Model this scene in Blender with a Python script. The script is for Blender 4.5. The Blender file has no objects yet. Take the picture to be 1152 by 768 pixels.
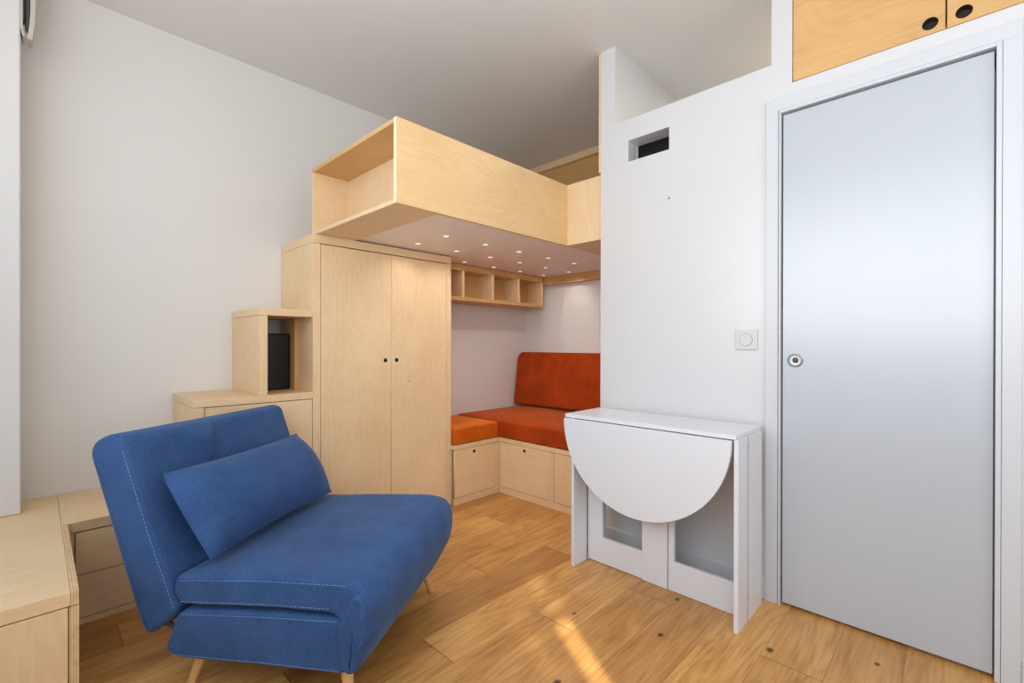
import bpy, bmesh, math, random
from mathutils import Vector, Matrix, noise
random.seed(7)
S = bpy.context.scene
C = S.collection
PI = math.pi

# ------------------------------------------------------------------ materials
def lin(c):
    return tuple(((v/255)/12.92 if v/255 <= .04045 else ((v/255+.055)/1.055)**2.4) for v in c)

class NT:
    """small helper around a node tree"""
    def __init__(self, name):
        self.m = bpy.data.materials.new(name); self.m.use_nodes = True
        self.t = self.m.node_tree; self.t.nodes.clear()
        self.out = self.n('ShaderNodeOutputMaterial')
        self.b = self.n('ShaderNodeBsdfPrincipled')
        self.l(self.b.outputs[0], self.out.inputs[0])
    def n(self, k, **kw):
        x = self.t.nodes.new(k)
        for a, v in kw.items(): setattr(x, a, v)
        return x
    def l(self, a, b): self.t.links.new(a, b)
    def math(self, op, a, b=None, c=None):
        x = self.n('ShaderNodeMath', operation=op)
        for i, v in enumerate((a, b, c)):
            if v is None: continue
            if isinstance(v, (int, float)): x.inputs[i].default_value = v
            else: self.l(v, x.inputs[i])
        return x.outputs[0]
    def mix(self, f, a, b, mode='MIX'):
        x = self.n('ShaderNodeMix', data_type='RGBA', blend_type=mode)
        for i, v in ((0, f), (6, a), (7, b)):
            if isinstance(v, (int, float)): x.inputs[i].default_value = v
            elif isinstance(v, tuple): x.inputs[i].default_value = (*v[:3], 1)
            else: self.l(v, x.inputs[i])
        return x.outputs[2]
    def noise(self, vec, scale, detail=3, rough=.5, dist=0):
        x = self.n('ShaderNodeTexNoise')
        x.inputs['Scale'].default_value = scale; x.inputs['Detail'].default_value = detail
        x.inputs['Roughness'].default_value = rough; x.inputs['Distortion'].default_value = dist
        if vec is not None: self.l(vec, x.inputs['Vector'])
        return x.outputs[0]
    def mapping(self, vec, scale=(1,1,1), loc=(0,0,0)):
        x = self.n('ShaderNodeMapping')
        x.inputs['Scale'].default_value = scale; x.inputs['Location'].default_value = loc
        self.l(vec, x.inputs['Vector']); return x.outputs[0]
    def ramp(self, f, *stops):
        x = self.n('ShaderNodeValToRGB'); e = x.color_ramp.elements
        while len(e) < len(stops): e.new(.5)
        for i, (p, c) in enumerate(stops): e[i].position = p; e[i].color = (*c, 1)
        self.l(f, x.inputs[0]); return x.outputs[0]
    def bump(self, h, strength, dist=.001):
        x = self.n('ShaderNodeBump'); x.inputs['Strength'].default_value = strength
        x.inputs['Distance'].default_value = dist
        self.l(h, x.inputs['Height']); self.l(x.outputs[0], self.b.inputs['Normal'])

def paint(name, col, rough=.5, spec=.4, bump=.15, scale=180, coat=0., cior=1.5):
    M = NT(name); tc = M.n('ShaderNodeTexCoord').outputs['Object']
    n = M.noise(tc, 2.2, 3); c = lin(col)
    M.l(M.mix(n, tuple(v*.975 for v in c), tuple(min(1, v*1.02) for v in c)), M.b.inputs['Base Color'])
    M.b.inputs['Roughness'].default_value = rough
    M.b.inputs['Specular IOR Level'].default_value = spec
    M.b.inputs['Coat Weight'].default_value = coat; M.b.inputs['Coat IOR'].default_value = cior; M.b.inputs['Coat Roughness'].default_value = rough
    if bump: M.bump(M.noise(tc, scale, 2), bump, .0006)
    return M.m

def plain(name, col, rough=.5, metal=0., spec=.5):
    M = NT(name); tc = M.n('ShaderNodeTexCoord').outputs['Object']; c = lin(col)
    M.l(M.mix(M.noise(tc, 40, 2), tuple(v*.94 for v in c), c), M.b.inputs['Base Color'])
    M.b.inputs['Roughness'].default_value = rough; M.b.inputs['Metallic'].default_value = metal
    M.b.inputs['Specular IOR Level'].default_value = spec
    return M.m

def ply(name, axis, light=(234,207,167), dark=(218,184,139), rough=.42):
    """birch plywood, grain along one axis"""
    M = NT(name)
    tc = M.n('ShaderNodeTexCoord').outputs['Object']
    oi = M.n('ShaderNodeObjectInfo').outputs['Random']
    off = M.n('ShaderNodeCombineXYZ')
    for i, k in enumerate((11., 7., 5.)): M.l(M.math('MULTIPLY', oi, k), off.inputs[i])
    add = M.n('ShaderNodeVectorMath', operation='ADD'); M.l(tc, add.inputs[0]); M.l(off.outputs[0], add.inputs[1])
    v = add.outputs[0]
    s = [3.6, 3.6, 3.6]; s['XYZ'.index(axis)] = 1.3
    broad = M.noise(M.mapping(v, tuple(s)), 1.0, 2, .45, .6)
    rings = M.math('SINE', M.math('MULTIPLY', broad, 62.))
    s2 = [120., 120., 120.]; s2['XYZ'.index(axis)] = 5.
    fine = M.noise(M.mapping(v, tuple(s2)), 1.0, 3, .6)
    blot = M.noise(v, 2.6, 3, .55)
    f = M.math('ADD', M.math('MULTIPLY', M.math('POWER', M.math('ABSOLUTE', rings), 3.), -.075), M.math('ADD', M.math('MULTIPLY', fine, .42), M.math('MULTIPLY', blot, .55)))
    col = M.ramp(f, (.18, lin(dark)), (.62, lin(light)))
    # tiny pin knots
    vo = M.n('ShaderNodeTexVoronoi'); vo.inputs['Scale'].default_value = 2.3; M.l(v, vo.inputs['Vector'])
    k = M.math('LESS_THAN', vo.outputs['Distance'], .014)
    col = M.mix(M.math('MULTIPLY', k, .6), col, lin((140,100,64)))
    M.l(col, M.b.inputs['Base Color'])
    M.b.inputs['Roughness'].default_value = rough; M.b.inputs['Specular IOR Level'].default_value = .35
    M.bump(fine, .08, .0005)
    return M.m

def fabric(name, hi, lo, scale=900, sheen=.3, sheen_tint=(1,1,1), rough=.9, mott=6., wm=.25):
    M = NT(name); tc = M.n('ShaderNodeTexCoord').outputs['Object']
    a = M.noise(M.mapping(tc, (1, .3, 1)), scale, 2); b = M.noise(M.mapping(tc, (.3, 1, .6)), scale, 2)
    w = M.math('MULTIPLY', M.math('ADD', a, b), .5)
    mt = M.noise(tc, mott, 4, .6)
    f = M.math('ADD', M.math('MULTIPLY', w, 1-wm), M.math('MULTIPLY', mt, wm))
    M.l(M.ramp(f, (.36, lin(lo)), (.64, lin(hi))), M.b.inputs['Base Color'])
    M.b.inputs['Roughness'].default_value = rough; M.b.inputs['Specular IOR Level'].default_value = .12
    M.b.inputs['Sheen Weight'].default_value = sheen; M.b.inputs['Sheen Roughness'].default_value = .4
    M.b.inputs['Sheen Tint'].default_value = (*sheen_tint, 1)
    M.bump(w, .15, .0006)
    return M.m

def oak_floor():
    M = NT('oak_planks'); tc = M.n('ShaderNodeTexCoord').outputs['Object']
    sx = M.n('ShaderNodeSeparateXYZ'); M.l(tc, sx.inputs[0]); X, Y = sx.outputs[0], sx.outputs[1]
    PW, PL = .1845, 1.35
    ry = M.math('DIVIDE', M.math('SUBTRACT', Y, 1.055), PW)
    row = M.math('FLOOR', ry); fy = M.math('FRACT', ry)
    wn = M.n('ShaderNodeTexWhiteNoise', noise_dimensions='1D'); M.l(M.math('ADD', row, 31.37), wn.inputs['W'])
    # board ends staggered from row to row
    rx = M.math('DIVIDE', M.math('ADD', M.math('SUBTRACT', X, 1.42), M.math('MULTIPLY', M.math('MODULO', M.math('ADD', M.math('MULTIPLY', row, .315), 20.), 1.), PL)), PL)
    colm = M.math('FLOOR', rx); fx = M.math('FRACT', rx)
    idv = M.n('ShaderNodeCombineXYZ'); M.l(row, idv.inputs[0]); M.l(colm, idv.inputs[1])
    w2 = M.n('ShaderNodeTexWhiteNoise', noise_dimensions='2D'); M.l(idv.outputs[0], w2.inputs['Vector'])
    rnd = w2.outputs['Value']
    gv = M.n('ShaderNodeCombineXYZ')
    M.l(M.math('ADD', X, M.math('MULTIPLY', rnd, 17.)), gv.inputs[0]); M.l(Y, gv.inputs[1]); M.l(M.math('MULTIPLY', rnd, 9.), gv.inputs[2])
    g = gv.outputs[0]
    broad = M.noise(M.mapping(g, (1.1, 8., 1)), 1., 3, .5, .9)
    rings = M.math('SINE', M.math('MULTIPLY', broad, 46.))
    fine = M.noise(M.mapping(g, (5., 130., 1)), 1., 4, .62)
    blot = M.noise(M.mapping(g, (1.6, 4.5, 1)), 1.6, 3, .6)
    f = M.math('ADD', M.math('MULTIPLY', rings, .05), M.math('ADD', M.math('MULTIPLY', fine, .5), M.math('MULTIPLY', blot, .5)))
    col = M.ramp(f, (.24, lin((152,100,48))), (.5, lin((208,158,94))), (.76, lin((234,190,128))))
    tone = M.ramp(rnd, (0., lin((205,190,170))), (.5, lin((236,226,210))), (1., lin((255,250,240))))
    col = M.mix(1., col, tone, 'MULTIPLY')
    # knots
    def knot(px, py, r):
        d = M.math('SQRT', M.math('ADD', M.math('POWER', M.math('SUBTRACT', X, px), 2.), M.math('POWER', M.math('MULTIPLY', M.math('SUBTRACT', Y, py), 1.3), 2.)))
        return M.math('SMOOTH_MIN', M.math('DIVIDE', d, r), 1., .1)
    kk = None
    for px, py, r in ((1.633,.805,.017), (1.912,.866,.017), (1.825,.485,.02), (1.52,1.12,.012), (1.17,.93,.02), (1.96,.62,.012), (2.0,.2,.014)):
        k = knot(px, py, r); kk = k if kk is None else M.math('MULTIPLY', kk, k)
    vo = M.n('ShaderNodeTexVoronoi'); vo.inputs['Scale'].default_value = 1.; M.l(M.mapping(g, (1.7, 4., 1)), vo.inputs['Vector'])
    vk = M.math('MULTIPLY', M.math('LESS_THAN', vo.outputs['Distance'], .045), .55)
    col = M.mix(vk, col, lin((112,72,40)))
    col = M.mix(M.math('SUBTRACT', 1., M.math('MULTIPLY', kk, kk)), col, lin((38,26,18)))
    # joints
    ey = M.math('MINIMUM', fy, M.math('SUBTRACT', 1., fy)); ex = M.math('MINIMUM', fx, M.math('SUBTRACT', 1., fx))
    jy = M.math('LESS_THAN', ey, .0055); jx = M.math('LESS_THAN', ex, .0011)
    j = M.math('MAXIMUM', M.math('MULTIPLY', jy, .55), M.math('MULTIPLY', jx, .85))
    col = M.mix(j, col, lin((92,60,34)))
    M.l(col, M.b.inputs['Base Color'])
    M.l(M.math('ADD', M.math('MULTIPLY', fine, .18), .27), M.b.inputs['Roughness'])
    M.b.inputs['Specular IOR Level'].default_value = .45
    M.bump(M.math('SUBTRACT', M.math('MULTIPLY', fine, .3), j), .25, .0008)
    return M.m

def edge_ply(name, axis):
    """edge of plywood: alternating veneers across one axis"""
    M = NT(name); tc = M.n('ShaderNodeTexCoord').outputs['Object']
    sx = M.n('ShaderNodeSeparateXYZ'); M.l(tc, sx.inputs[0])
    s = M.math('SINE', M.math('MULTIPLY', sx.outputs['XYZ'.index(axis)], 2*PI/.0058))
    n = M.noise(M.mapping(tc, (30, 30, 30)), 1., 3)
    f = M.math('ADD', M.math('MULTIPLY', s, .28), M.math('MULTIPLY', n, .9))
    M.l(M.ramp(f, (.1, lin((190,152,108))), (.75, lin((228,198,156)))), M.b.inputs['Base Color'])
    M.b.inputs['Roughness'].default_value = .55
    return M.m

def emit(name, col, s):
    M = NT(name); M.b.inputs['Emission Color'].default_value = (*lin(col), 1)
    tc = M.n('ShaderNodeTexCoord').outputs['Object']
    M.l(M.math('ADD', M.math('MULTIPLY', M.noise(tc, 50, 1), .1), s), M.b.inputs['Emission Strength'])
    M.b.inputs['Base Color'].default_value = (.8,.8,.8,1)
    return M.m

MAT = dict(
    wall=paint('wall_paint', (220,218,214), .6),
    wall2=paint('satin_wall_paint', (209,210,212), .3, .5, .04, 180, .7, 1.5),
    ceil=paint('ceiling_paint', (222,222,220), .75),
    trim=paint('trim_paint', (202,206,212), .28, .5, 0),
    door=paint('door_lacquer', (180,187,195), .25, .5, .0, 60, 1., 1.55),
    table=paint('white_laminate', (222,225,231), .3, .5, 0),
    under=paint('loft_underside_white', (246,240,236), .42, .5, 0),
    plyx=ply('birch_ply_x', 'X'), plyy=ply('birch_ply_y', 'Y'), plyz=ply('birch_ply_z', 'Z'),
    plygold=ply('birch_ply_golden', 'Y', (214,174,118), (192,148,92)),
    edgez=edge_ply('ply_edge_z', 'Z'), edgex=edge_ply('ply_edge_x', 'X'),
    floor=oak_floor(),
    dark=plain('dark_recess', (52,42,35), .8),  # shade inside the finger holes put into the colour; also used for hinges
    black=plain('black_plastic', (4,4,5), .3, 0., .35),
    chrome=plain('brushed_steel', (190,192,198), .22, 1.),
    steel=plain('dark_steel', (120,124,130), .3, 1.),
    white=plain('white_plastic', (226,226,225), .35),
    switchp=plain('switch_plastic', (208,209,208), .4),
    ringp=plain('switch_groove', (138,138,136), .7),
    shell=plain('muted_white_plastic', (196,189,178), .55),  # muted beige white
    greym=plain('grey_mechanism', (92,94,92), .45, .3),
    beech=ply('beech_leg', 'Z', (226,180,124), (206,156,100)),
    denim=fabric('blue_denim_weave', (70,103,154), (36,61,103), 620, .2, (.6,.75,1)),
    stitch=plain('pale_blue_thread', (120,150,200), .8),
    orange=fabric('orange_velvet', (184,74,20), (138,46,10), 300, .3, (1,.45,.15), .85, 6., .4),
    orange_lit=fabric('orange_velvet_lit', (214,106,24), (176,74,12), 300, .3, (1,.6,.2), .85, 6., .4),  # lit copy of the orange velvet, light on the pad put into the colour
    led=emit('spot_diffuser', (255,246,234), .85),
)

# ------------------------------------------------------------------ helpers
def BM(): return bmesh.new()
def box(bm, x0, x1, y0, y1, z0, z1, bev=0., seg=1):
    r = bmesh.ops.create_cube(bm, size=1.)
    vs = r['verts']
    for v in vs:
        v.co = Vector(((x0+x1)/2 + v.co.x*(x1-x0), (y0+y1)/2 + v.co.y*(y1-y0), (z0+z1)/2 + v.co.z*(z1-z0)))
    if bev:
        es = list({e for v in vs for e in v.link_edges})
        bmesh.ops.bevel(bm, geom=es, offset=bev, segments=seg, affect='EDGES', profile=.5)
    return vs
def bxm(*a, bev=0., seg=1):
    bm = BM(); box(bm, *a, bev=bev, seg=seg); return bm
def tube(bm, pts, r, n=8, caps=True, radii=None):
    rings = []
    P = [Vector(p) for p in pts]
    up = Vector((0,0,1))
    for i, p in enumerate(P):
        t = (P[min(i+1, len(P)-1)] - P[max(i-1, 0)]).normalized()
        a = t.cross(up if abs(t.dot(up)) < .95 else Vector((1,0,0))).normalized(); b = t.cross(a)
        rr = radii[i] if radii else r
        rings.append([bm.verts.new(p + (a*math.cos(2*PI*k/n) + b*math.sin(2*PI*k/n))*rr) for k in range(n)])
    for i in range(len(P)-1):
        for k in range(n):
            bm.faces.new((rings[i][k], rings[i][(k+1) % n], rings[i+1][(k+1) % n], rings[i+1][k]))
    if caps:
        bm.faces.new(rings[0][::-1]); bm.faces.new(rings[-1])
def lathe(bm, prof, M=None, n=24):
    """profile (r, h) revolved about Z, then transformed"""
    rings = []
    for r, h in prof:
        rings.append([bm.verts.new((r*math.cos(2*PI*k/n), r*math.sin(2*PI*k/n), h)) for k in range(n)])
    for i in range(len(prof)-1):
        for k in range(n):
            bm.faces.new((rings[i][k], rings[i][(k+1) % n], rings[i+1][(k+1) % n], rings[i+1][k]))
    bm.faces.new(rings[0][::-1]); bm.faces.new(rings[-1])
    if M is not None:
        bmesh.ops.transform(bm, matrix=M, verts=[v for rr in rings for v in rr])
def obj(name, bm, mat, parent=None, smooth=None, recalc=True):
    """one mesh object; geometry given in the space of the thing's base (parent) or the world"""
    if recalc: bmesh.ops.recalc_face_normals(bm, faces=bm.faces)
    me = bpy.data.meshes.new(name); bm.to_mesh(me); bm.free()
    o = bpy.data.objects.new(name, me); C.objects.link(o)
    me.materials.append(MAT[mat] if isinstance(mat, str) else mat)
    if smooth is not None:
        for p in me.polygons: p.use_smooth = True
        me.set_sharp_from_angle(angle=math.radians(smooth))
    if parent is not None:
        o.parent = parent
    return o
def wobj(name, bm, mat, parent, smooth=None):
    """geometry given in world space, parented to a thing that is not rotated"""
    p = parent; off = Vector()
    while p is not None: off += p.location; p = p.parent
    bmesh.ops.translate(bm, vec=-off, verts=bm.verts)
    return obj(name, bm, mat, parent, smooth)
def thing(name, label, cat, loc=(0,0,0), rz=0, group=None):
    o = bpy.data.objects.new(name, None); C.objects.link(o)
    o.empty_display_size = .1
    o.location = loc; o.rotation_euler = (0,0,rz); o['label'] = label; o['category'] = cat
    if group: o['group'] = group
    return o
def tag(o, label, cat, group=None):
    o['label'] = label; o['category'] = cat
    if group: o['group'] = group
    return o
def struct(name, bm, mat, smooth=None):
    o = obj(name, bm, mat, None, smooth); o['kind'] = 'structure'; return o
def rebase(o, loc):
    """give a single-mesh thing an origin at its base"""
    o.data.transform(Matrix.Translation(-Vector(loc))); o.location = loc; return o
def panel(w0, w1, z0, z1, depth0, depth1, holes, plane):
    """flat board with round finger holes: plane 'Y' -> (x,z) outline, plane 'X' -> (y,z) outline"""
    cu = bpy.data.curves.new('outline', 'CURVE'); cu.dimensions = '2D'; cu.fill_mode = 'BOTH'
    def poly(pts):
        s = cu.splines.new('POLY'); s.points.add(len(pts)-1); s.use_cyclic_u = True
        for p, q in zip(s.points, pts): p.co = (q[0], q[1], 0, 1)
    poly([(w0,z0),(w1,z0),(w1,z1),(w0,z1)])
    for hx, hz, r in holes:
        poly([(hx + r*math.cos(2*PI*k/28), hz + r*math.sin(2*PI*k/28)) for k in range(28)])
    cu.extrude = abs(depth1-depth0)/2
    to = bpy.data.objects.new('outline', cu); C.objects.link(to)
    dg = bpy.context.evaluated_depsgraph_get(); dg.update()
    me = bpy.data.meshes.new_from_object(to.evaluated_get(dg))
    bm = BM(); bm.from_mesh(me)
    bpy.data.objects.remove(to); bpy.data.curves.remove(cu); bpy.data.meshes.remove(me)
    bmesh.ops.remove_doubles(bm, verts=bm.verts, dist=1e-6)
    mid = (depth0+depth1)/2
    for v in bm.verts:
        a, b, c = v.co
        v.co = Vector((a, mid+c, b)) if plane == 'Y' else Vector((mid+c, a, b))
    return bm
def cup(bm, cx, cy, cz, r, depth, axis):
    """cup in a finger hole, its inner shade put into a dark colour"""
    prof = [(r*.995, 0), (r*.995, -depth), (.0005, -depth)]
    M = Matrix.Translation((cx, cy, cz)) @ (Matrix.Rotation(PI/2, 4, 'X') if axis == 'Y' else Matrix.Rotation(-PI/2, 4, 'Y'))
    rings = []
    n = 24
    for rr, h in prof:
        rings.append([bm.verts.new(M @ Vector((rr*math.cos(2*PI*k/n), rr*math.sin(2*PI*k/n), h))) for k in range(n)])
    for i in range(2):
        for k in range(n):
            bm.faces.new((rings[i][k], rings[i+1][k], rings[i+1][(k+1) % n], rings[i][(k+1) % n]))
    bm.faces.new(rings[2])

# key planes (metres): X towards the nook, Y towards the long white wall
YL, XE, ZC, XD, YF = 2.949, 3.219, 2.703, 2.178, 2.486

# ------------------------------------------------------------------ setting
struct('floor', bxm(-.5, 3.35, -1.85, 3.05, -.05, 0), 'floor')
struct('ceiling', bxm(-.5, 3.35, -1.85, 3.05, ZC, ZC+.06), 'ceil')
struct('wall_left', bxm(-.5, 3.35, YL, YL+.1, 0, ZC), 'wall')
struct('wall_back', bxm(XE, XE+.1, -1.85, YL, 0, ZC), 'wall')
bm = BM()
for a in ((1.341,1.43,0,ZC), (1.26,1.341,0,2.279), (1.034,1.26,0,2.056), (1.034,1.26,2.167,2.279), (.579,1.034,0,2.279),
          (.555,.579,0,ZC), (.501,.555,2.072,ZC), (-.10,.501,2.072,2.175), (-.43,-.10,0,2.175), (-1.75,-.43,0,ZC)):
    box(bm, XD, XD+.1, *a)
struct('wall_right', bm, 'wall2')
struct('wall_nook', bxm(XD+.1, XE, 1.341, 1.43, 0, ZC), 'wall2')
struct('wall_bathroom', bxm(XD+.1, XE, -.6, -.5, 0, ZC), 'wall')
bm = BM()
for a in ((-.5,.08,0,ZC), (1.62,XE,0,ZC), (.08,1.62,0,.82), (.08,1.62,2.38,ZC)): box(bm, a[0], a[1], -1.85, -1.75, a[2], a[3])
struct('wall_rear', bm, 'wall')
bm = BM()
for x in (.08, .83, 1.57): box(bm, x, x+.05, -1.848, -1.815, .82, 2.38)
for z in (.82, 2.32): box(bm, .08, 1.62, -1.846, -1.817, z, z+.06)
struct('added_rear_window', bm, 'trim')  # added opening and frame, made to hold the rear fill light
# window wall behind the camera: two tall openings
bm = BM()
for a in ((-1.75,-1.35,0,ZC), (2.716,YL,0,ZC), (-1.35,2.716,0,.4), (-1.35,2.716,2.6,ZC)):
    box(bm, -.5, -.36, *a)
struct('wall_front', bm, 'wall')
struct('wall_pillar', bxm(-.36, -.044, 2.716, YL, .404, ZC, bev=.004), 'wall')
bm = BM()
for y in (-1.35, .05, 1.35, 2.656): box(bm, -.47, -.42, y, y+.05, .4, 2.6)
for z in (.4, .9, 2.54): box(bm, -.465, -.425, -1.35, 2.706, z, z+.06)
struct('window_1', bm, 'trim')
# skirting
struct('baseboard_right', bxm(XD-.012, XD, .598, 1.43, 0, .1, bev=.003), 'trim')
struct('baseboard_front', bxm(XD-.012, XD, -1.75, -.142, 0, .085, bev=.003), 'trim')
# door casing
bm = BM()
box(bm, XD-.012, XD, .5485, .597, 0, 2.0725, bev=.0015)
box(bm, XD-.012, XD, -.141, -.0965, 0, 2.0725, bev=.0015)
box(bm, XD-.012, XD, -.141, .597, 2.0715, 2.122, bev=.0015)
struct('trim_1', bm, 'trim')
bm = BM()
box(bm, XD-.016, XD+.06, .5385, .5455, 0, 2.0695, bev=.001)
box(bm, XD-.016, XD+.06, -.0955, -.0825, 0, 2.070, bev=.001)
box(bm, XD-.016, XD+.06, -.0825, .5385, 2.057, 2.070, bev=.001)
box(bm, XD+.04, XD+.06, .50, .5385, 0, 2.057)  # unseen stops added behind the leaf to keep the gaps dark
box(bm, XD+.04, XD+.06, -.0825, -.05, 0, 2.057)
box(bm, XD+.04, XD+.06, -.0825, .5385, 2.0, 2.057)
struct('trim_2', bm, 'trim')
d = struct('door_1', bxm(XD, XD+.037, -.0785, .533, .013, 2.05, bev=.001), 'door')
bm = BM()
MH = Matrix.Translation((XD, .487, 1.027)) @ Matrix.Rotation(-PI/2, 4, 'Y')
lathe(bm, [(.0275,-.002),(.0275,.003),(.025,.0042),(.0212,.0035),(.0205,-.001)], MH, 40)
h = obj('door_handle', bm, 'steel', d, 40); h['label'] = 'round steel flush door pull'
bm = BM(); lathe(bm, [(.0204,-.002),(.0204,.0012),(.012,.0005),(.011,.0)], MH, 32); hp = obj('pull_dish', bm, 'white', h, 40)
bm = BM(); lathe(bm, [(.0085,-.001),(.0085,.004),(.006,.0065),(.001,.007)], MH, 20); obj('thumb_turn', bm, 'greym', h, 40)

# ------------------------------------------------------------------ things on the right wall
t = thing('light_switch', 'square white wall switch with a round dial, left of the white door', 'switch', (XD, .673, 1.113))
wobj('switch_plate', bxm(XD-.009, XD, .628, .718, 1.069, 1.157, bev=.0025, seg=2), 'switchp', t)
bm = BM(); M = Matrix.Translation((XD-.009, .675, 1.113)) @ Matrix.Rotation(-PI/2, 4, 'Y')
lathe(bm, [(.0262,0),(.0262,.0022),(.0255,.0026),(.001,.0026)], M, 40)
dl = wobj('dial', bm, 'switchp', t, 20)
bm = BM(); lathe(bm, [(.0278,0),(.0278,.0004),(.0264,.0004),(.0264,0)], M, 40)
wobj('groove', bm, 'ringp', dl)

bm = BM(); lathe(bm, [(.0055,-.004),(.0055,.001),(.003,.0015),(.0025,-.001)], Matrix.Translation((XD, 1.034, 1.814)) @ Matrix.Rotation(-PI/2, 4, 'Y'), 16)
o = rebase(obj('wall_screw', bm, 'greym'), (XD, 1.034, 1.814)); tag(o, 'tiny dark screw in the white wall below the rectangular slot', 'screw')

t = thing('vent_box', 'black box set back in the rectangular wall slot beside the door', 'vent', (XD+.1, 1.147, 2.056))
bm = BM(); box(bm, XD+.1005, XD+.2, 1.02, 1.275, 2.05, 2.175, bev=.001)
wobj('housing', bm, 'black', t)
bm = BM(); box(bm, XD+.092, XD+.1, 1.2565, 1.2595, 2.058, 2.166); wobj('rim', bm, 'wall2', t)

t = thing('overhead_cabinet', 'plywood cupboard built in above the white door with two doors', 'cabinet', (XD, .035, 2.175))
bm = BM()
box(bm, XD+.022, XD+.45, .48, .5, 2.176, 2.70); box(bm, XD+.022, XD+.45, -.428, -.408, 2.176, 2.70)
box(bm, XD+.022, XD+.45, -.408, .48, 2.176, 2.196); box(bm, XD+.43, XD+.45, -.408, .48, 2.196, 2.70)
wobj('body', bm, 'plyy', t)
for y0, y1, hy in ((.0395,.498,.078), (-.426,.0345,-.007)):
    d = wobj('door', panel(y0, y1, 2.179, 2.70, XD+.001, XD+.019, [(hy, 2.2145, .0215)], 'X'), 'plygold', t)
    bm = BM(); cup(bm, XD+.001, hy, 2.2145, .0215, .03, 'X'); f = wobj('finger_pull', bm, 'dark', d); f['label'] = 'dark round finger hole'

# ------------------------------------------------------------------ wardrobe and steps
t = thing('wardrobe', 'tall plywood wardrobe with two flush doors under the loft bed', 'wardrobe', (1.5, 2.72, 0))
bm = BM()
box(bm, 1.031, 1.0715, YF, YL-.002, 0, 1.6365, bev=.0008); box(bm, 1.9305, 1.966, YF, YL-.002, 0, 1.6365, bev=.0008)
box(bm, 1.0715, 1.9305, 2.93, YL-.002, .04, 1.636); box(bm, 1.0715, 1.9305, YF, YL-.02, 0, .041)
wobj('carcass', bm, 'plyz', t)
wobj('top_board', bxm(1.031, 1.966, YF, YL-.002, 1.638, 1.684, bev=.0008), 'plyx', t)
for x0, x1, hx in ((1.0752,1.504,1.467), (1.5085,1.9275,1.544)):
    d = wobj('door', panel(x0, x1, .045, 1.6325, YF+.001, YF+.019, [(hx, .9945, .0125)], 'Y'), 'plyz', t)
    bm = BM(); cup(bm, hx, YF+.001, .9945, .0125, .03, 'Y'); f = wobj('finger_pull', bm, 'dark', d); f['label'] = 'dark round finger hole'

t = thing('step_cabinet', 'low plywood drawer cabinet forming a stair step behind the blue chair', 'cabinet', (.76, 2.72, 0))
bm = BM()
box(bm, .498, .536, YF, YL-.002, 0, .7985, bev=.0008); box(bm, 1.011, 1.03, YF+.02, YL-.002, 0, .7985)
box(bm, .536, 1.011, 2.93, YL-.002, 0, .798); box(bm, .536, 1.03, YF+.004, YL-.02, 0, .04)
wobj('carcass', bm, 'plyz', t)
wobj('top_board', bxm(.496, 1.03, YF-.002, YL-.002, .80, .835, bev=.001), 'plyx', t)
for z0, z1 in ((.42,.7965), (.043,.4165)):
    wobj('drawer', bxm(.5395, 1.0285, YF+.001, YF+.02, z0, z1, bev=.0008), 'plyx', t)

t = thing('cubby_step', 'open fronted plywood box step standing against the wardrobe side', 'shelf', (.9, 2.72, .8355))
wobj('side_panel', bxm(.769, .806, YF, YL-.002, .8355, 1.2345, bev=.0008), 'plyz', t)
wobj('top_board', bxm(.767, 1.03, YF-.001, YL-.002, 1.2355, 1.271, bev=.001), 'plyx', t)
bm = BM(); box(bm, 1.012, 1.0305, YF+.2, YL-.07, .8355, 1.2345); wobj('divider', bm, 'plygold', t)
t = thing('black_box', 'glossy black upright box inside the open plywood step', 'box', (.9, 2.82, .8355))
wobj('case', bxm(.82, 1.006, 2.74, 2.91, .8365, 1.15, bev=.006, seg=2), 'black', t)
bm = BM(); box(bm, .84, .99, 2.738, 2.741, .86, 1.13); wobj('front_grille', bm, 'black', t)

# ------------------------------------------------------------------ bench along the window and the left wall
t = thing('window_bench', 'plywood storage bench at the bottom left corner below the white pillar', 'bench', (-.13, 2.3, 0))
wobj('top_board', bxm(-.355, .0655, 1.766, YL-.002, .364, .403, bev=.0012), 'plyx', t)
o = wobj('edge_strip', bxm(.0655, .083, 1.765, 2.4435, .364, .4034, bev=.0008), 'edgex', t); o['label'] = 'striped plywood edge'
bm = BM()
box(bm, .063, .083, 1.765, 2.444, 0, .3615); box(bm, -.355, -.33, 1.785, YL-.002, 0, .3615); box(bm, -.33, .063, 1.80, 1.82, 0, .3615)
wobj('carcass', bm, 'edgex', t)
wobj('front_panel', bxm(-.328, .0605, 1.766, 1.785, .01, .3605, bev=.0008), 'plyz', t)

t = thing('drawer_bench', 'low plywood bench with two drawers along the left wall beside the chair', 'bench', (.29, 2.7, 0))
wobj('top_board', bxm(.0665, .4955, 2.446, YL-.002, .364, .403, bev=.0012), 'plyy', t)
o = wobj('edge_strip', bxm(.0835, .4955, 2.4445, 2.4458, .3645, .4025), 'edgez', t); o['label'] = 'striped plywood edge'
bm = BM()
box(bm, .084, .101, 2.446, YL-.002, 0, .3625); box(bm, .48, .4955, 2.446, YL-.002, 0, .3625)
box(bm, .101, .48, 2.93, YL-.002, 0, .3625); box(bm, .101, .48, 2.447, 2.92, 0, .0235)
wobj('carcass', bm, 'plyz', t)
for z0, z1 in ((.194,.3585), (.0265,.1905)):
    wobj('drawer', bxm(.1045, .4785, 2.4475, 2.467, z0, z1, bev=.0008), 'plyx', t)

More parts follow.
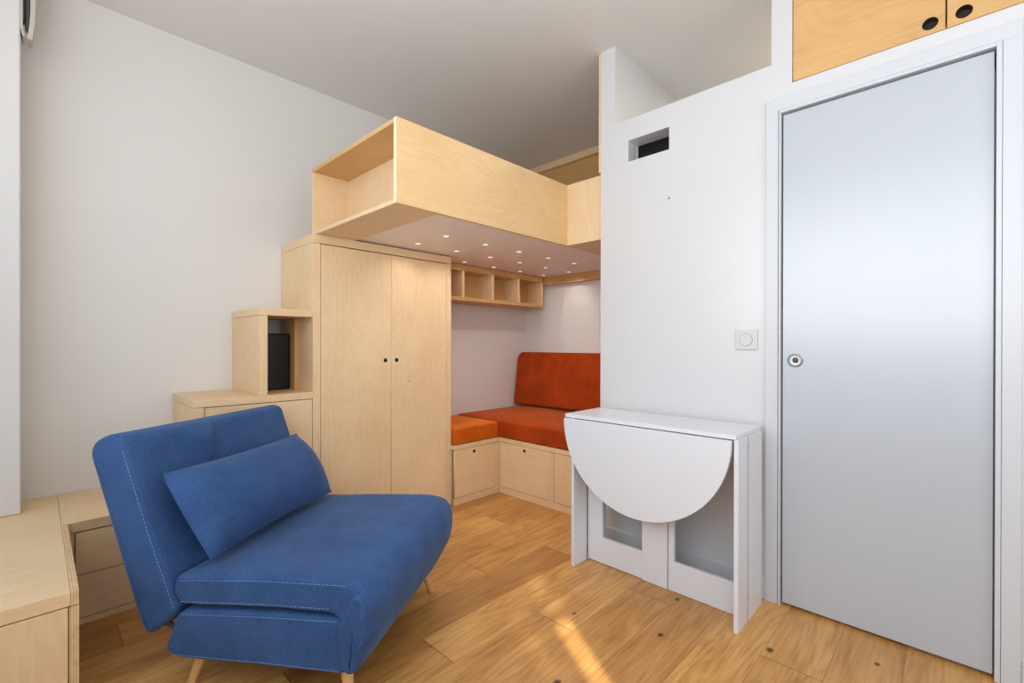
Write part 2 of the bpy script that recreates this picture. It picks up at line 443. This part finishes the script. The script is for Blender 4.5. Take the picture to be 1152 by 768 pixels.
# ------------------------------------------------------------------ corner bench in the nook
t = thing('corner_bench', 'plywood storage bench along the end wall of the nook under orange cushions', 'bench', (2.8, 2.2, 0))
bm = BM()
box(bm, 2.384, 2.404, 1.4315, 2.446, 0, .045, bev=.0006)
for y0, y1 in ((2.428,2.446), (1.9285,1.9625)): box(bm, 2.3845, 2.404, y0, y1, .046, .3735)
box(bm, 2.41, 3.217, 1.4315, 1.45, 0, .3735); box(bm, 3.2, 3.217, 1.45, 2.947, 0, .3735); box(bm, 2.44, 2.45, 1.45, 2.947, 0, .3735)
wobj('carcass', bm, 'plyy', t)
wobj('top_board', bxm(2.384, 3.217, 1.4315, 2.947, .3765, .405, bev=.0008), 'plyy', t)
for y0, y1, hs in ((1.966,2.4245,[(2.193,.343,.012)]), (1.46,1.925,[(1.69,.343,.012)])):
    d = wobj('door', panel(y0, y1, .049, .3735, 2.385, 2.403, hs, 'X'), 'plyy', t)
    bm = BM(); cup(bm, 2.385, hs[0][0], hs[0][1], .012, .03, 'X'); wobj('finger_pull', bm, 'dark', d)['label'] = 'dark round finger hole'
t = thing('side_bench', 'short plywood storage bench between the wardrobe and the nook corner', 'bench', (2.17, 2.7, 0))
bm = BM()
box(bm, 1.968, 2.3815, 2.446, 2.466, 0, .045, bev=.0006); box(bm, 2.3475, 2.3815, 2.4465, 2.466, .046, .3735)
box(bm, 1.968, 1.985, 2.49, 2.947, 0, .3735); box(bm, 1.985, 2.3815, 2.5, 2.51, 0, .3735)
wobj('carcass', bm, 'plyx', t)
wobj('top_board', bxm(1.968, 2.3825, 2.446, 2.947, .3765, .405, bev=.0008), 'plyx', t)
d = wobj('door', panel(1.971, 2.3445, .049, .3735, 2.447, 2.465, [(2.141,.342,.012)], 'Y'), 'plyx', t)
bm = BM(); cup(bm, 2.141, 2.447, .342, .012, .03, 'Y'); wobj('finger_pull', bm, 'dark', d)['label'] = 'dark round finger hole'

def cushion(bm, x0, x1, y0, y1, z0, z1, r=.02, puff=.006, n=14):
    """foam cushion with soft edges and a slightly crowned top"""
    b2 = BM()
    box(b2, x0, x1, y0, y1, z0, z1)
    bmesh.ops.subdivide_edges(b2, edges=b2.edges[:], cuts=n, use_grid_fill=True)
    cx, cy, cz = (x0+x1)/2, (y0+y1)/2, (z0+z1)/2
    hx, hy, hz = (x1-x0)/2, (y1-y0)/2, (z1-z0)/2
    for v in b2.verts:
        p = v.co - Vector((cx,cy,cz))
        q = Vector((max(-hx+r, min(hx-r, p.x)), max(-hy+r, min(hy-r, p.y)), max(-hz+r, min(hz-r, p.z))))
        dd = p - q
        if dd.length > 1e-7: p = q + dd.normalized()*r
        u, w = p.x/hx, p.y/hy
        k = max(0, 1-u**4)*max(0, 1-w**4)
        p.z += puff*k*(1 if p.z > 0 else 0) + .0025*k*noise.noise(Vector((p.x*5+cx, p.y*5, cz)))*(1 if p.z > 0 else 0)
        v.co = p + Vector((cx,cy,cz))
    me = bpy.data.meshes.new('tmp'); b2.to_mesh(me); b2.free(); bm.from_mesh(me); bpy.data.meshes.remove(me)

def seam(bm, pts, r=.0022): tube(bm, pts, r, 6)
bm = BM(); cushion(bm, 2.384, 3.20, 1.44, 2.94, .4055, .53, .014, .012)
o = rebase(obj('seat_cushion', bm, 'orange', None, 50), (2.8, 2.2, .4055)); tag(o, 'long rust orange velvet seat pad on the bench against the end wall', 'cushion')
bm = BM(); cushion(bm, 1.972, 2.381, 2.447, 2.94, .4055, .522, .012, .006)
o = rebase(obj('seat_cushion', bm, 'orange_lit', None, 50), (2.18, 2.7, .4055)); tag(o, 'small brightly lit orange seat pad on the short bench beside the wardrobe', 'cushion')
# leaning back cushion with rounded upper corners
def rr_outline(w, h, r, n=10):
    pts = [(-w/2, 0), (w/2, 0)]
    for cx, a0 in ((w/2-r, 0), (-w/2+r, PI/2)):
        for k in range(n+1):
            a = a0 + PI/2*k/n; pts.append((cx + r*math.cos(a), h-r + r*math.sin(a)))
    return pts
def slab(bm, outline, th, bev, seg=4):
    f0 = [bm.verts.new((0, u, v)) for u, v in outline]; f1 = [bm.verts.new((th, u, v)) for u, v in outline]
    a = bm.faces.new(f0); b = bm.faces.new(f1[::-1]); n = len(outline); 
    for i in range(n): bm.faces.new((f0[i], f1[i], f1[(i+1) % n], f0[(i+1) % n]))
    es = list(set(a.edges) | set(b.edges))
    bmesh.ops.bevel(bm, geom=es, offset=bev, segments=seg, affect='EDGES', profile=.5)
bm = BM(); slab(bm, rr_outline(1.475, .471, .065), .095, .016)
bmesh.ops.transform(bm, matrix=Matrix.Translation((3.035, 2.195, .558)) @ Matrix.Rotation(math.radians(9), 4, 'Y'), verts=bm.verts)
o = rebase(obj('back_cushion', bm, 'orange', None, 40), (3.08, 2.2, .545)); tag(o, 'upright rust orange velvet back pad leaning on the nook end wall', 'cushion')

# ------------------------------------------------------------------ loft bed
K = .937
XL, YLF, YLE, XJ, Z0, Z1 = 1.050, 1.695, 2.545, 2.219, 1.6845, 2.046
MATPALE = ply('pale_ply_edge', 'Z', (246,228,196), (236,212,172))
t = thing('loft_bed', 'plywood loft bed platform with open shelf end, resting on the wardrobe', 'bed', (2.0, 2.3, Z0))
wobj('front_panel', bxm(XL, XJ+.02, YLF, YLF+.02, Z0, Z1, bev=.0008), ply('birch_ply_front', 'X', (233,200,150), (216,178,124)), t)
wobj('edge_band', bxm(XL-.001, XL+.0005, YLF+.0008, YLF+.0195, Z0+.001, Z1-.001), MATPALE, t)
wobj('return_panel', bxm(XJ, XJ+.02, 1.4315, YLF-.0008, Z0, Z1, bev=.0008), 'plyz', t)
wobj('shelf_top', bxm(XL, XL+.22, YLF+.021, YLE, Z1-.02, Z1, bev=.0008), 'plygold', t)
wobj('shelf_bottom', bxm(XL, XL+.222, YLF+.021, YLE, Z0, Z0+.019, bev=.0008), 'plyy', t)
wobj('shelf_end', bxm(XL+.001, XL+.22, YLE-.019, YLE-.001, Z0+.0195, Z1-.0205), 'plyz', t)
wobj('shelf_back', bxm(XL+.20, XL+.22, YLF+.021, YLE-.0195, Z0+.0195, Z1-.0205), 'plyz', t)
o = wobj('underside', bxm(XL+.2225, 3.17, YLF+.0215, 2.944, Z0+.008, Z0+.024), 'under', t); o['label'] = 'white underside panel with recessed spotlights'
wobj('soffit', bxm(XJ+.0205, 3.17, 1.4315, YLF+.021, Z0, Z0+.019), 'plyy', t)
wobj('platform', bxm(XL+.2225, 3.17, YLF+.022, 2.944, Z0+.025, Z0+.06), 'plyx', t)
wobj('ledger', bxm(3.172, XE-.001, 1.4325, 2.944, 1.622, Z0+.06, bev=.001), 'plygold', t)
wobj('end_post', bxm(2.183, XD+.1, 1.4312, 1.447, Z1+.0, ZC-.001), 'plyz', t)

t = thing('wall_panel', 'plywood board with a top rail on the end wall high above the loft bed', 'panel', (3.2, 2.2, 2.0))
wobj('board', bxm(3.203, XE-.001, 1.4325, 2.944, 1.80, 2.655), 'plygold', t)
wobj('rail', bxm(3.16, XE-.001, 1.4325, 2.944, 2.645, ZC-.002, bev=.001), 'plyy', t)

# spotlights under the loft
rows = ((2.053, 'front'), (2.325, 'middle'), (2.60, 'back'))
xs = [1.587, 1.884, 2.180, 2.476, 2.773, 3.069]
ordn = ('first', 'second', 'third', 'fourth', 'fifth', 'sixth')
vis = {'front': xs[:5], 'middle': xs[:6], 'back': xs[2:]}
proto = None
for y, rn in rows:
    for i, x in enumerate(vis[rn]):
        if proto is None:
            bm = BM(); lathe(bm, [(.021,0),(.021,-.0015),(.018,-.002),(.017,-.0008)], None, 24)
            o = obj('spotlight', bm, 'white', None, 40)
            bm = BM(); lathe(bm, [(.0168,.0),(.0168,-.0009),(.001,-.0012)], None, 20)
            le = obj('diffuser', bm, 'led', o, 40); proto = (o, le)
        else:
            o = proto[0].copy(); C.objects.link(o); le = proto[1].copy(); C.objects.link(le); le.parent = o
        o.location = (x, y, Z0+.0079)
        side = 'from the wardrobe side'
        tag(o, 'tiny round spotlight under the loft, %s %s in the %s row' % (ordn[i], side, rn), 'spotlight', 'spotlights under the loft bed')

# cubby shelf on the nook wall
t = thing('cubby_shelf', 'plywood shelf with open cubbyholes under the loft, on the nook wall', 'shelf', (2.55, 2.8, 1.42))
wobj('bottom_board', bxm(1.968, 3.154, 2.674, YL-.002, 1.421, 1.447, bev=.0008), 'plygold', t)
wobj('top_board', bxm(1.968, 3.154, 2.674, YL-.002, 1.645, 1.688, bev=.0008), 'plygold', t)
wobj('back_board', bxm(1.968, 3.154, 2.842, 2.86, 1.4475, 1.6445), 'plygold', t)
for x in (2.222, 2.5275, 2.8305): wobj('divider', bxm(x, x+.022, 2.675, 2.8415, 1.4475, 1.6445, bev=.0006), 'plyz', t)
wobj('end_panel', bxm(3.133, 3.1535, 2.675, 2.8415, 1.4475, 1.6445, bev=.0006), 'plyz', t)

# ------------------------------------------------------------------ drop-leaf table
t = thing('drop_leaf_table', 'white folding table with a hanging half round leaf against the wall', 'table', (1.98, 1.0, 0))
wobj('tabletop', bxm(1.834, 2.138, .604, 1.411, .731, .748, bev=.0015), 'table', t)
bm = BM()
R, cy, zt = .3945, 1.0115, .728
pts = [(cy+R, zt), (cy-R, zt)] + [(cy - R*math.cos(PI*k/48), zt - .004 - (R)*math.sin(PI*k/48)) for k in range(0, 49)]
f0 = [bm.verts.new((1.819, u, v)) for u, v in pts]; f1 = [bm.verts.new((1.835, u, v)) for u, v in pts]
a = bm.faces.new(f0); b = bm.faces.new(f1[::-1])
for i in range(len(pts)): bm.faces.new((f0[i], f1[i], f1[(i+1) % len(pts)], f0[(i+1) % len(pts)]))
bmesh.ops.bevel(bm, geom=list(set(a.edges) | set(b.edges)), offset=.0012, segments=2, affect='EDGES')
o = wobj('drop_leaf', bm, 'table', t, 35); o['label'] = 'half round hanging leaf'
for y0, y1 in ((.597,.613), (1.359,1.375)):
    p = wobj('side_panel', bxm(1.838, 1.949, y0, y1, 0, .7305, bev=.001), 'table', t)
    wobj('back_board', bxm(1.9595, 2.124, y0, y1, 0, .7305, bev=.001), 'table', p)
    wobj('gap_shade_strip', bxm(1.948, 1.9605, y0+.002, y1-.002, 0.002, .729), 'black', p)  # added black strip that paints in the shade of the gap
    for z in (.69, .09):
        bm = BM(); lathe(bm, [(.004,-.004),(.004,.0006),(.002,.001)], Matrix.Translation((1.954, y0, z)) @ Matrix.Rotation(PI/2, 4, 'X'), 12)
        wobj('hinge_pin', bm, 'chrome', p)
wobj('leg', bxm(1.955, 1.973, .934, 1.056, 0.001, .7305, bev=.001), 'table', t)
bm = BM()
box(bm, 1.9585, 1.975, 1.057, 1.3585, .004, .131, bev=.001); box(bm, 1.9585, 1.975, 1.272, 1.3585, .131, .7305, bev=.001)
box(bm, 1.9585, 1.975, 1.057, 1.272, .64, .7305, bev=.001)
wobj('gate_frame', bm, 'table', t)
bm = BM()
box(bm, 1.9585, 1.975, .6135, .93, .001, .131, bev=.001); box(bm, 1.9585, 1.975, .903, .929, .131, .7305, bev=.001)
box(bm, 1.9585, 1.975, .6135, .903, .64, .7305, bev=.001)
wobj('gate_frame', bm, 'table', t)
bm = BM(); box(bm, 2.105, 2.122, .6135, 1.3585, .66, .7305)
wobj('back_rail', bm, 'table', t)

# ------------------------------------------------------------------ blue folding chair
CA = math.radians(34)
chair = thing('folding_armchair', 'blue denim folding lounge chair on splayed wooden legs', 'chair', (.635, 1.238, 0), CA)
CW = .79
def catmull(P, n=6, closed=True):
    P = [Vector((p[0], p[1])) for p in P]; out = []; N = len(P)
    for i in range(N if closed else N-1):
        p0, p1, p2, p3 = P[(i-1) % N], P[i], P[(i+1) % N], P[(i+2) % N]
        if not closed:
            p0 = P[max(i-1, 0)]; p3 = P[min(i+2, N-1)]
        for k in range(n):
            s = k/n
            out.append(.5*((2*p1) + (p2-p0)*s + (2*p0-5*p1+4*p2-p3)*s*s + (3*p1-p0-3*p2+p3)*s**3))
    if not closed: out.append(P[-1])
    return out
def round_poly(P, radii, n=5):
    """polygon with rounded corners"""
    out = []; N = len(P)
    for i in range(N):
        p = Vector(P[i]); a = Vector(P[i-1])-p; b = Vector(P[(i+1) % N])-p
        r = min(radii[i], a.length*.48, b.length*.48)
        if r < 1e-4: out.append(p); continue
        A = p + a.normalized()*r; B = p + b.normalized()*r
        for k in range(n+1):
            s = k/n; out.append(A*(1-s)**2 + p*2*s*(1-s) + B*s*s)
    return out
def resample(P, step):
    out = []; N = len(P)
    for i in range(N):
        a, b = P[i], P[(i+1) % N]; L = (b-a).length
        if L < 1e-6: continue
        m = max(1, round(L/step))
        for k in range(m): out.append(a + (b-a)*(k/m))
    return out
def loft_cushion(bm, prof, w0, w1, r, shape=None, nx=26):
    """extrude a (y,z) profile along x with softly rounded side edges; shape(x,y,z) displaces"""
    P = prof; N = len(P)
    nor = []
    for i in range(N):
        tn = (P[(i+1) % N]-P[i-1]); nor.append(Vector((tn.y, -tn.x)).normalized())
    area = sum(P[i].x*P[(i+1) % N].y - P[(i+1) % N].x*P[i].y for i in range(N))
    sg = 1 if area < 0 else -1          # inward direction
    stations = []
    for k in range(6): a = PI/2*k/5; stations.append((w0 + r*(1-math.sin(a)), r*(1-math.cos(a))))
    stations = [(w0 + r*(1-math.cos(PI/2*k/6)), r*(1-math.sin(PI/2*k/6))) for k in range(7)]
    stations += [(w0+r + (w1-w0-2*r)*k/nx, 0) for k in range(1, nx)]
    stations += [(w1 - r*(1-math.cos(PI/2*k/6)), r*(1-math.sin(PI/2*k/6))) for k in range(6, -1, -1)]
    rings = []
    for x, ins in stations:
        ring = []
        for i in range(N):
            q = P[i] + nor[i]*sg*ins
            v = Vector((x, q.x, q.y))
            if shape: v = shape(v)
            ring.append(bm.verts.new(v))
        rings.append(ring)
    for s in range(len(rings)-1):
        for i in range(N):
            bm.faces.new((rings[s][i], rings[s][(i+1) % N], rings[s+1][(i+1) % N], rings[s+1][i]))
    bm.faces.new(rings[0]); bm.faces.new(rings[-1][::-1])

# folded seat pad: upper slab whose cover runs down over the front, and the lower slab behind it
upper = [(.606,.374), (.30,.397), (.06,.408), (-.012,.396), (-.042,.345), (-.040,.275), (-.022,.20), (.0,.150), (.024,.133), (.050,.150), (.044,.290), (.075,.312), (.30,.305), (.588,.285), (.614,.32)]
rad = [.03,.1,.06,.05,.05,.06,.06,.03,.02,.02,.03,.03,.1,.025,.025]
prof = resample(round_poly(upper, rad, 5), .012)
lower = [(.035,.134), (.30,.128), (.612,.114), (.650,.138), (.604,.252), (.570,.267), (.30,.288), (.035,.299)]
lrad = [.02,.1,.025,.025,.03,.04,.1,.02]
proflow = resample(round_poly(lower, lrad, 5), .012)
def seat_shape(v):
    x, y, z = v
    n = noise.noise(Vector((x*6, y*6, z*6)))*.0035 + noise.noise(Vector((x*17, y*17, z*17+3)))*.0012
    u = x/CW
    edge = max(0, 1-(2*u-1)**6)
    if z > .33 and y > -.01: z += .006*edge*max(0, 1-((y-.3)/.33)**4) + n
    if y < .02:
        # soft front face, tucked at both bottom corners
        bulge = max(0, 1-((z-.28)/.16)**2)
        y -= .016*bulge*edge - n
        if z < .24: y += .035*((.24-z)/.11)**2*(max(0, (u-.72)/.28)**2)
        # gathered folds at the near front corner
        if u < .16:
            y += .007*math.sin(70*z + 25*x)*(1-u/.16)*max(0, 1-abs(z-.27)/.13)
    if x < .03: x += n*1.2
    return Vector((x, y, z))
bm = BM(); loft_cushion(bm, prof, 0., CW, .014, seat_shape)
seat = obj('seat_cushion', bm, 'denim', chair, 40)
def low_shape(v):
    x, y, z = v
    n = noise.noise(Vector((x*6, y*6, z*6+20)))*.004 + noise.noise(Vector((x*20, y*20, z*20)))*.001
    if x < .05: x += n
    if z > .2: z += n*.6 - .012*max(0, 1-((y-.3)/.28)**2)*0
    return Vector((x, y, z))
bm = BM(); loft_cushion(bm, proflow, .004, CW-.004, .014, low_shape)
base = obj('base_cushion', bm, 'denim', chair, 40)
gat = [(-.026,.368), (.0,.380), (.018,.352), (.030,.322), (.054,.268), (.050,.20), (.026,.146), (.004,.150), (-.018,.20), (-.036,.275), (-.038,.335)]
def gather_shape(v):
    x, y, z = v
    w_ = max(0, 1-x/.08)
    x += w_*.0028*math.sin(80*(z+.5*y))
    y += w_*.0015*math.sin(60*z+2)
    return Vector((x, y, z))
bm = BM(); loft_cushion(bm, resample(round_poly(gat, [.02]*11, 5), .008), -.010, .10, .016, gather_shape, 12)
obj('gathered_corner', bm, 'denim', seat, 60)
# reclined back
bp_ = [(.60,.262), (.632,.226), (.695,.180), (.716,.180), (.742,.222), (.930,.735), (.918,.772), (.882,.793), (.845,.803), (.806,.790), (.700,.488)]
brad = [.02,.03,.02,.02,.03,.03,.03,.03,.03,.018,.2]
prof2 = resample(round_poly(bp_, brad, 5), .013)
TRI = [Vector((.115,.786)), Vector((.350,.786)), Vector((.290,.650))]
def in_tri(p):
    s = []
    for i in range(3):
        a, b = TRI[i], TRI[(i+1) % 3]; s.append((b-a).x*(p-a).y - (b-a).y*(p-a).x)
    return min(-s[0], -s[1], -s[2]) if s[0] < 0 else min(s)
def back_shape(v):
    x, y, z = v
    u = x/.775
    front = y < .62 + (z-.25)*.361 + .025
    n = noise.noise(Vector((x*5, y*5, z*5+9)))*.003 + noise.noise(Vector((x*18, y*18, z*18)))*.001
    if front and .27 < z < .797:
        k = max(0, 1-(2*u-1)**6)
        y -= .010*k - n
    # pressed triangular crease below the top edge
    if z > .6 and y < .62 + (z-.25)*.361 + .07:
        p = Vector((x, z)); c = []
        for i in (1, 2):
            a, b = TRI[i], TRI[(i+1) % 3]; c.append(-((b-a).x*(p-a).y - (b-a).y*(p-a).x)/(b-a).length)
        m = min(c[1]*.5, c[0]*1.1, .030)
        if m > 0: y -= m*max(0., min(1., (.800-z)/.045))
    return Vector((x, y, z))
bm = BM(); loft_cushion(bm, prof2, .0, .775, .02, back_shape, 60)
back = obj('backrest', bm, 'denim', chair, 32)
# pale stitching
def on(y, z, x=-.0012): return (x, y, z)
def dashed(bm, pts, r=.0009, dash=.009, gap=.004):
    P = [Vector(p) for p in pts]; seg = []
    for a, b in zip(P, P[1:]):
        L = (b-a).length; s = 0
        while s < L:
            e = min(L, s+dash); 
            if e-s > .002: tube(bm, [a+(b-a)*(s/L), a+(b-a)*(e/L)], r, 5)
            s = e+gap
for pa, pts in ((seat, [on(.585,.362), on(.30,.386), on(.03,.396)]), (seat, [on(.58,.297), on(.30,.317), on(.08,.325)]),
                (base, [on(.58,.255,.003), on(.30,.276,.003), on(.06,.288,.003)]), (base, [on(.62,.127,.003), on(.30,.140,.003), on(.05,.145,.003)])):
    bm = BM(); dashed(bm, pts); obj('stitching', bm, 'stitch', pa)['label'] = 'pale stitched seam'
bm = BM(); dashed(bm, [on(.612,.272,.0035), on(.658,.38,.0035), on(.7025,.488,.0035), on(.752,.62,.0035), on(.803,.755,.0035)])
o = obj('stitching', bm, 'stitch', back); o['label'] = 'pale stitched seam'
# legs
for (tx, ty, fx, fy) in ((.07,.07,.05,.045), (.69,.075,.723,.037), (.08,.56,.055,.60), (.69,.56,.72,.60)):
    bm = BM(); tube(bm, [(fx,fy,0),(fx,fy,.004),(fx+(tx-fx)*.5,fy+(ty-fy)*.5,.075),(tx,ty,.150)], .01, 18, True, [.0115,.0125,.0165,.021])
    obj('leg', bm, 'beech', chair, 40)
for x in (.02, .755):
    bm = BM(); tube(bm, [(x,.60,.20),(x,.66,.215),(x,.70,.25)], .008, 8); obj('hinge', bm, 'dark', chair, 40)

# bolster pillow leaning on the backrest
pil = thing('throw_pillow', 'blue denim bolster pillow leaning on the backrest of the blue chair', 'pillow', (.635,1.238,0), CA)
# place the base at the pillow's own foot
pw, ph, pt = .675, .315, .17
foot = Vector((.380, .515, .415))
Rz = Matrix.Rotation(CA, 4, 'Z')
pil.location = Vector((.635,1.238,0)) + (Rz @ foot)
bm = BM(); NX, NZ = 44, 26
tilt = math.radians(35)
def pillow_pt(i, j, s):
    u = -1+2*i/NX; v = -1+2*j/NZ
    # edges pulled in between the corners
    bx = u*(pw/2)*(1+.012*(1-v*v)); bz = v*(ph/2)*(1-.06*(1-u*u))
    k = max(0, (1-abs(u)**3.6))**.5*max(0, (1-abs(v)**2.2))**.75
    puff = (.095 if s < 0 else .04)*k
    wr = .0035*math.sin(26*v+3*u)*max(0, -u-.6)/.4*min(1, (1-abs(u))*12)*(1-v*v) + .003*noise.noise(Vector((u*3, v*3, s)))*k
    return Vector((bx, s*puff + wr*(1 if s < 0 else .3), bz + ph/2))
grid = {}
for s in (-1, 1):
    for i in range(NX+1):
        for j in range(NZ+1):
            if i in (0, NX) or j in (0, NZ):
                if (i, j) not in grid: grid[(i, j)] = bm.verts.new(pillow_pt(i, j, 0))
                grid[(i, j, s)] = grid[(i, j)]
            else: grid[(i, j, s)] = bm.verts.new(pillow_pt(i, j, s))
    for i in range(NX):
        for j in range(NZ):
            f = [grid[(i, j, s)], grid[(i+1, j, s)], grid[(i+1, j+1, s)], grid[(i, j+1, s)]]
            bm.faces.new(f if s < 0 else f[::-1])
bmesh.ops.rotate(bm, cent=(0,0,0), matrix=Matrix.Rotation(-tilt, 3, 'X'), verts=bm.verts)
cov = obj('pillow_cover', bm, 'denim', pil, 60)
bm = BM(); pts = []
for i in range(NX+1): pts.append(pillow_pt(i, 0, 0))
for j in range(1, NZ+1): pts.append(pillow_pt(NX, j, 0))
for i in range(NX-1, -1, -1): pts.append(pillow_pt(i, NZ, 0))
for j in range(NZ-1, 0, -1): pts.append(pillow_pt(0, j, 0))
tube(bm, pts + [pts[0]], .0022, 6, False)
bmesh.ops.rotate(bm, cent=(0,0,0), matrix=Matrix.Rotation(-tilt, 3, 'X'), verts=bm.verts)
obj('seam', bm, 'denim', cov, 60)

# ------------------------------------------------------------------ fitting high on the pillar
t = thing('wall_fitting', 'white plastic fitting with grey mechanism high on the white pillar', 'bracket', (-.044, 2.76, 2.32))
bm = BM()
def strap(pts, th, y0, y1):
    N = len(pts)
    rows_ = []
    for i, p in enumerate(pts):
        p = Vector(p); tn = Vector(pts[min(i+1, N-1)])-Vector(pts[max(i-1, 0)]); n_ = Vector((tn.y, -tn.x)).normalized()*th/2
        a, b = p+n_, p-n_
        rows_.append([bm.verts.new((a.x, y0, a.y)), bm.verts.new((b.x, y0, b.y)), bm.verts.new((b.x, y1, b.y)), bm.verts.new((a.x, y1, a.y))])
    for i in range(N-1):
        for k in range(4): bm.faces.new((rows_[i][k], rows_[i][(k+1) % 4], rows_[i+1][(k+1) % 4], rows_[i+1][k]))
    bm.faces.new(rows_[0][::-1]); bm.faces.new(rows_[-1])
strap([(-.041,2.66), (-.041,2.40), (-.0405,2.37), (-.037,2.345), (-.033,2.335)], .007, 2.72, 2.80)
wobj('back_shell', bm, 'shell', t, 30); bm = BM()
strap([(-.011,2.66), (-.009,2.55), (-.009,2.44), (-.012,2.385), (-.016,2.35), (-.018,2.33)], .014, 2.72, 2.80)
wobj('front_shell', bm, 'shell', t, 30); bm = BM()
tube(bm, [(-.023,2.755,2.66), (-.023,2.755,2.43), (-.025,2.755,2.405), (-.026,2.755,2.37)], .01, 14, True, [.0105,.0105,.008,.004])
wobj('mechanism', bm, 'greym', t, 40)
bm = BM(); box(bm, -.0385, -.033, 2.735, 2.785, 2.41, 2.66); wobj('slide', bm, 'greym', t)

# ------------------------------------------------------------------ light
def area(name, loc, rot, sx, sy, power, col):
    L = bpy.data.lights.new(name, 'AREA'); L.shape = 'RECTANGLE'; L.size = sx; L.size_y = sy; L.energy = power; L.color = col
    o = bpy.data.objects.new(name, L); C.objects.link(o); o.location = loc; o.rotation_euler = rot; return o
# daylight entering through the wide window (light pointing +X), plus an added upward fill that brightens the ceiling
area('window_daylight', (-.41, .2, 1.76), (0, -PI/2, 0), 1.56, 2.8, 21, (.975,.985,1.))
area('upward_fill', (-.62, .2, 1.72), (0, -PI/2-.75, 0), 1.5, 2.8, 32, (.97,.985,1.))
area('rear_fill', (.85, -1.86, 1.5), (PI/2+.4, 0, 0), 1.5, 1.5, 17, (.97,.985,1.))  # added fill from behind, lifting the wardrobe and loft fronts and the ceiling
# added narrow spots outside the window that make the light streaks on the boards
def streak_spot(tx, ty, ang, power, blend):
    L = bpy.data.lights.new('added_streak_spot', 'SPOT'); L.energy = power; L.spot_size = math.radians(ang); L.spot_blend = blend; L.shadow_soft_size = .01; L.color = (1,.93,.78)
    o = bpy.data.objects.new('added_streak_spot', L); C.objects.link(o); o.location = (-.6, .2, 2.35)
    o.rotation_euler = (Vector((tx, ty, 0))-o.location).to_track_quat('-Z', 'Y').to_euler()
for k in range(11): streak_spot(1.235+.019*k, .775+.0325*k, 1.7, 330, .8)
for k in range(8): streak_spot(1.45+.026*k, 1.12+.047*k, 1.9, 75, 1.)
for k in range(6): streak_spot(1.20+.02*k, 1.0+.04*k, 1.7, 75, 1.)
# unseen lamp added to brighten the room behind the high opening
area('bathroom_fill', (2.8, .4, ZC-.03), (0, 0, 0), .4, .4, 12, (1.,.985,.93))
# small spots under the loft
for y, rn in rows:
    for x in vis[rn]:
        L = bpy.data.lights.new('loft_spot', 'SPOT'); L.energy = .9 if rn == 'back' else 3.2; L.spot_size = math.radians(150); L.spot_blend = 1; L.shadow_soft_size = .012; L.color = (1,.93,.86)
        o = bpy.data.objects.new('loft_spot', L); C.objects.link(o); o.location = (x, y, Z0+.003)

w = bpy.data.worlds.new('sky'); S.world = w; w.use_nodes = True
bg = w.node_tree.nodes['Background']; bg.inputs[0].default_value = (.82,.9,1.,1); bg.inputs[1].default_value = 1.2

# ------------------------------------------------------------------ camera
f, yaw, pit, rol, hcam, cyp = 519.3547300544658, 0.770420498425427, -0.0022991774931806637, 0.0014568087936315476, 1.0890268448100755, 388.9142372132563
F = Vector((math.cos(yaw)*math.cos(pit), math.sin(yaw)*math.cos(pit), math.sin(pit)))
Rr = Vector((math.sin(yaw), -math.cos(yaw), 0)); U = Rr.cross(F)
R2 = Rr*math.cos(rol) + U*math.sin(rol); U2 = -Rr*math.sin(rol) + U*math.cos(rol)
cam = bpy.data.cameras.new('camera'); co = bpy.data.objects.new('camera', cam); C.objects.link(co)
m3 = Matrix((R2, U2, -F)).transposed()
co.matrix_world = Matrix.Translation((0,0,hcam)) @ m3.to_4x4()
cam.sensor_fit = 'HORIZONTAL'; cam.sensor_width = 36; cam.lens = f*36/1152; cam.shift_y = (cyp-384)/1152; cam.clip_start = .02
S.camera = co
S.view_settings.view_transform = 'Standard'; S.view_settings.look = 'None'; S.view_settings.gamma = 1
S.view_settings.use_curve_mapping = False; S.view_settings.exposure = 0.
S.cycles.use_denoising = True; S.cycles.max_bounces = 10; S.cycles.diffuse_bounces = 6; S.cycles.sample_clamp_indirect = 8
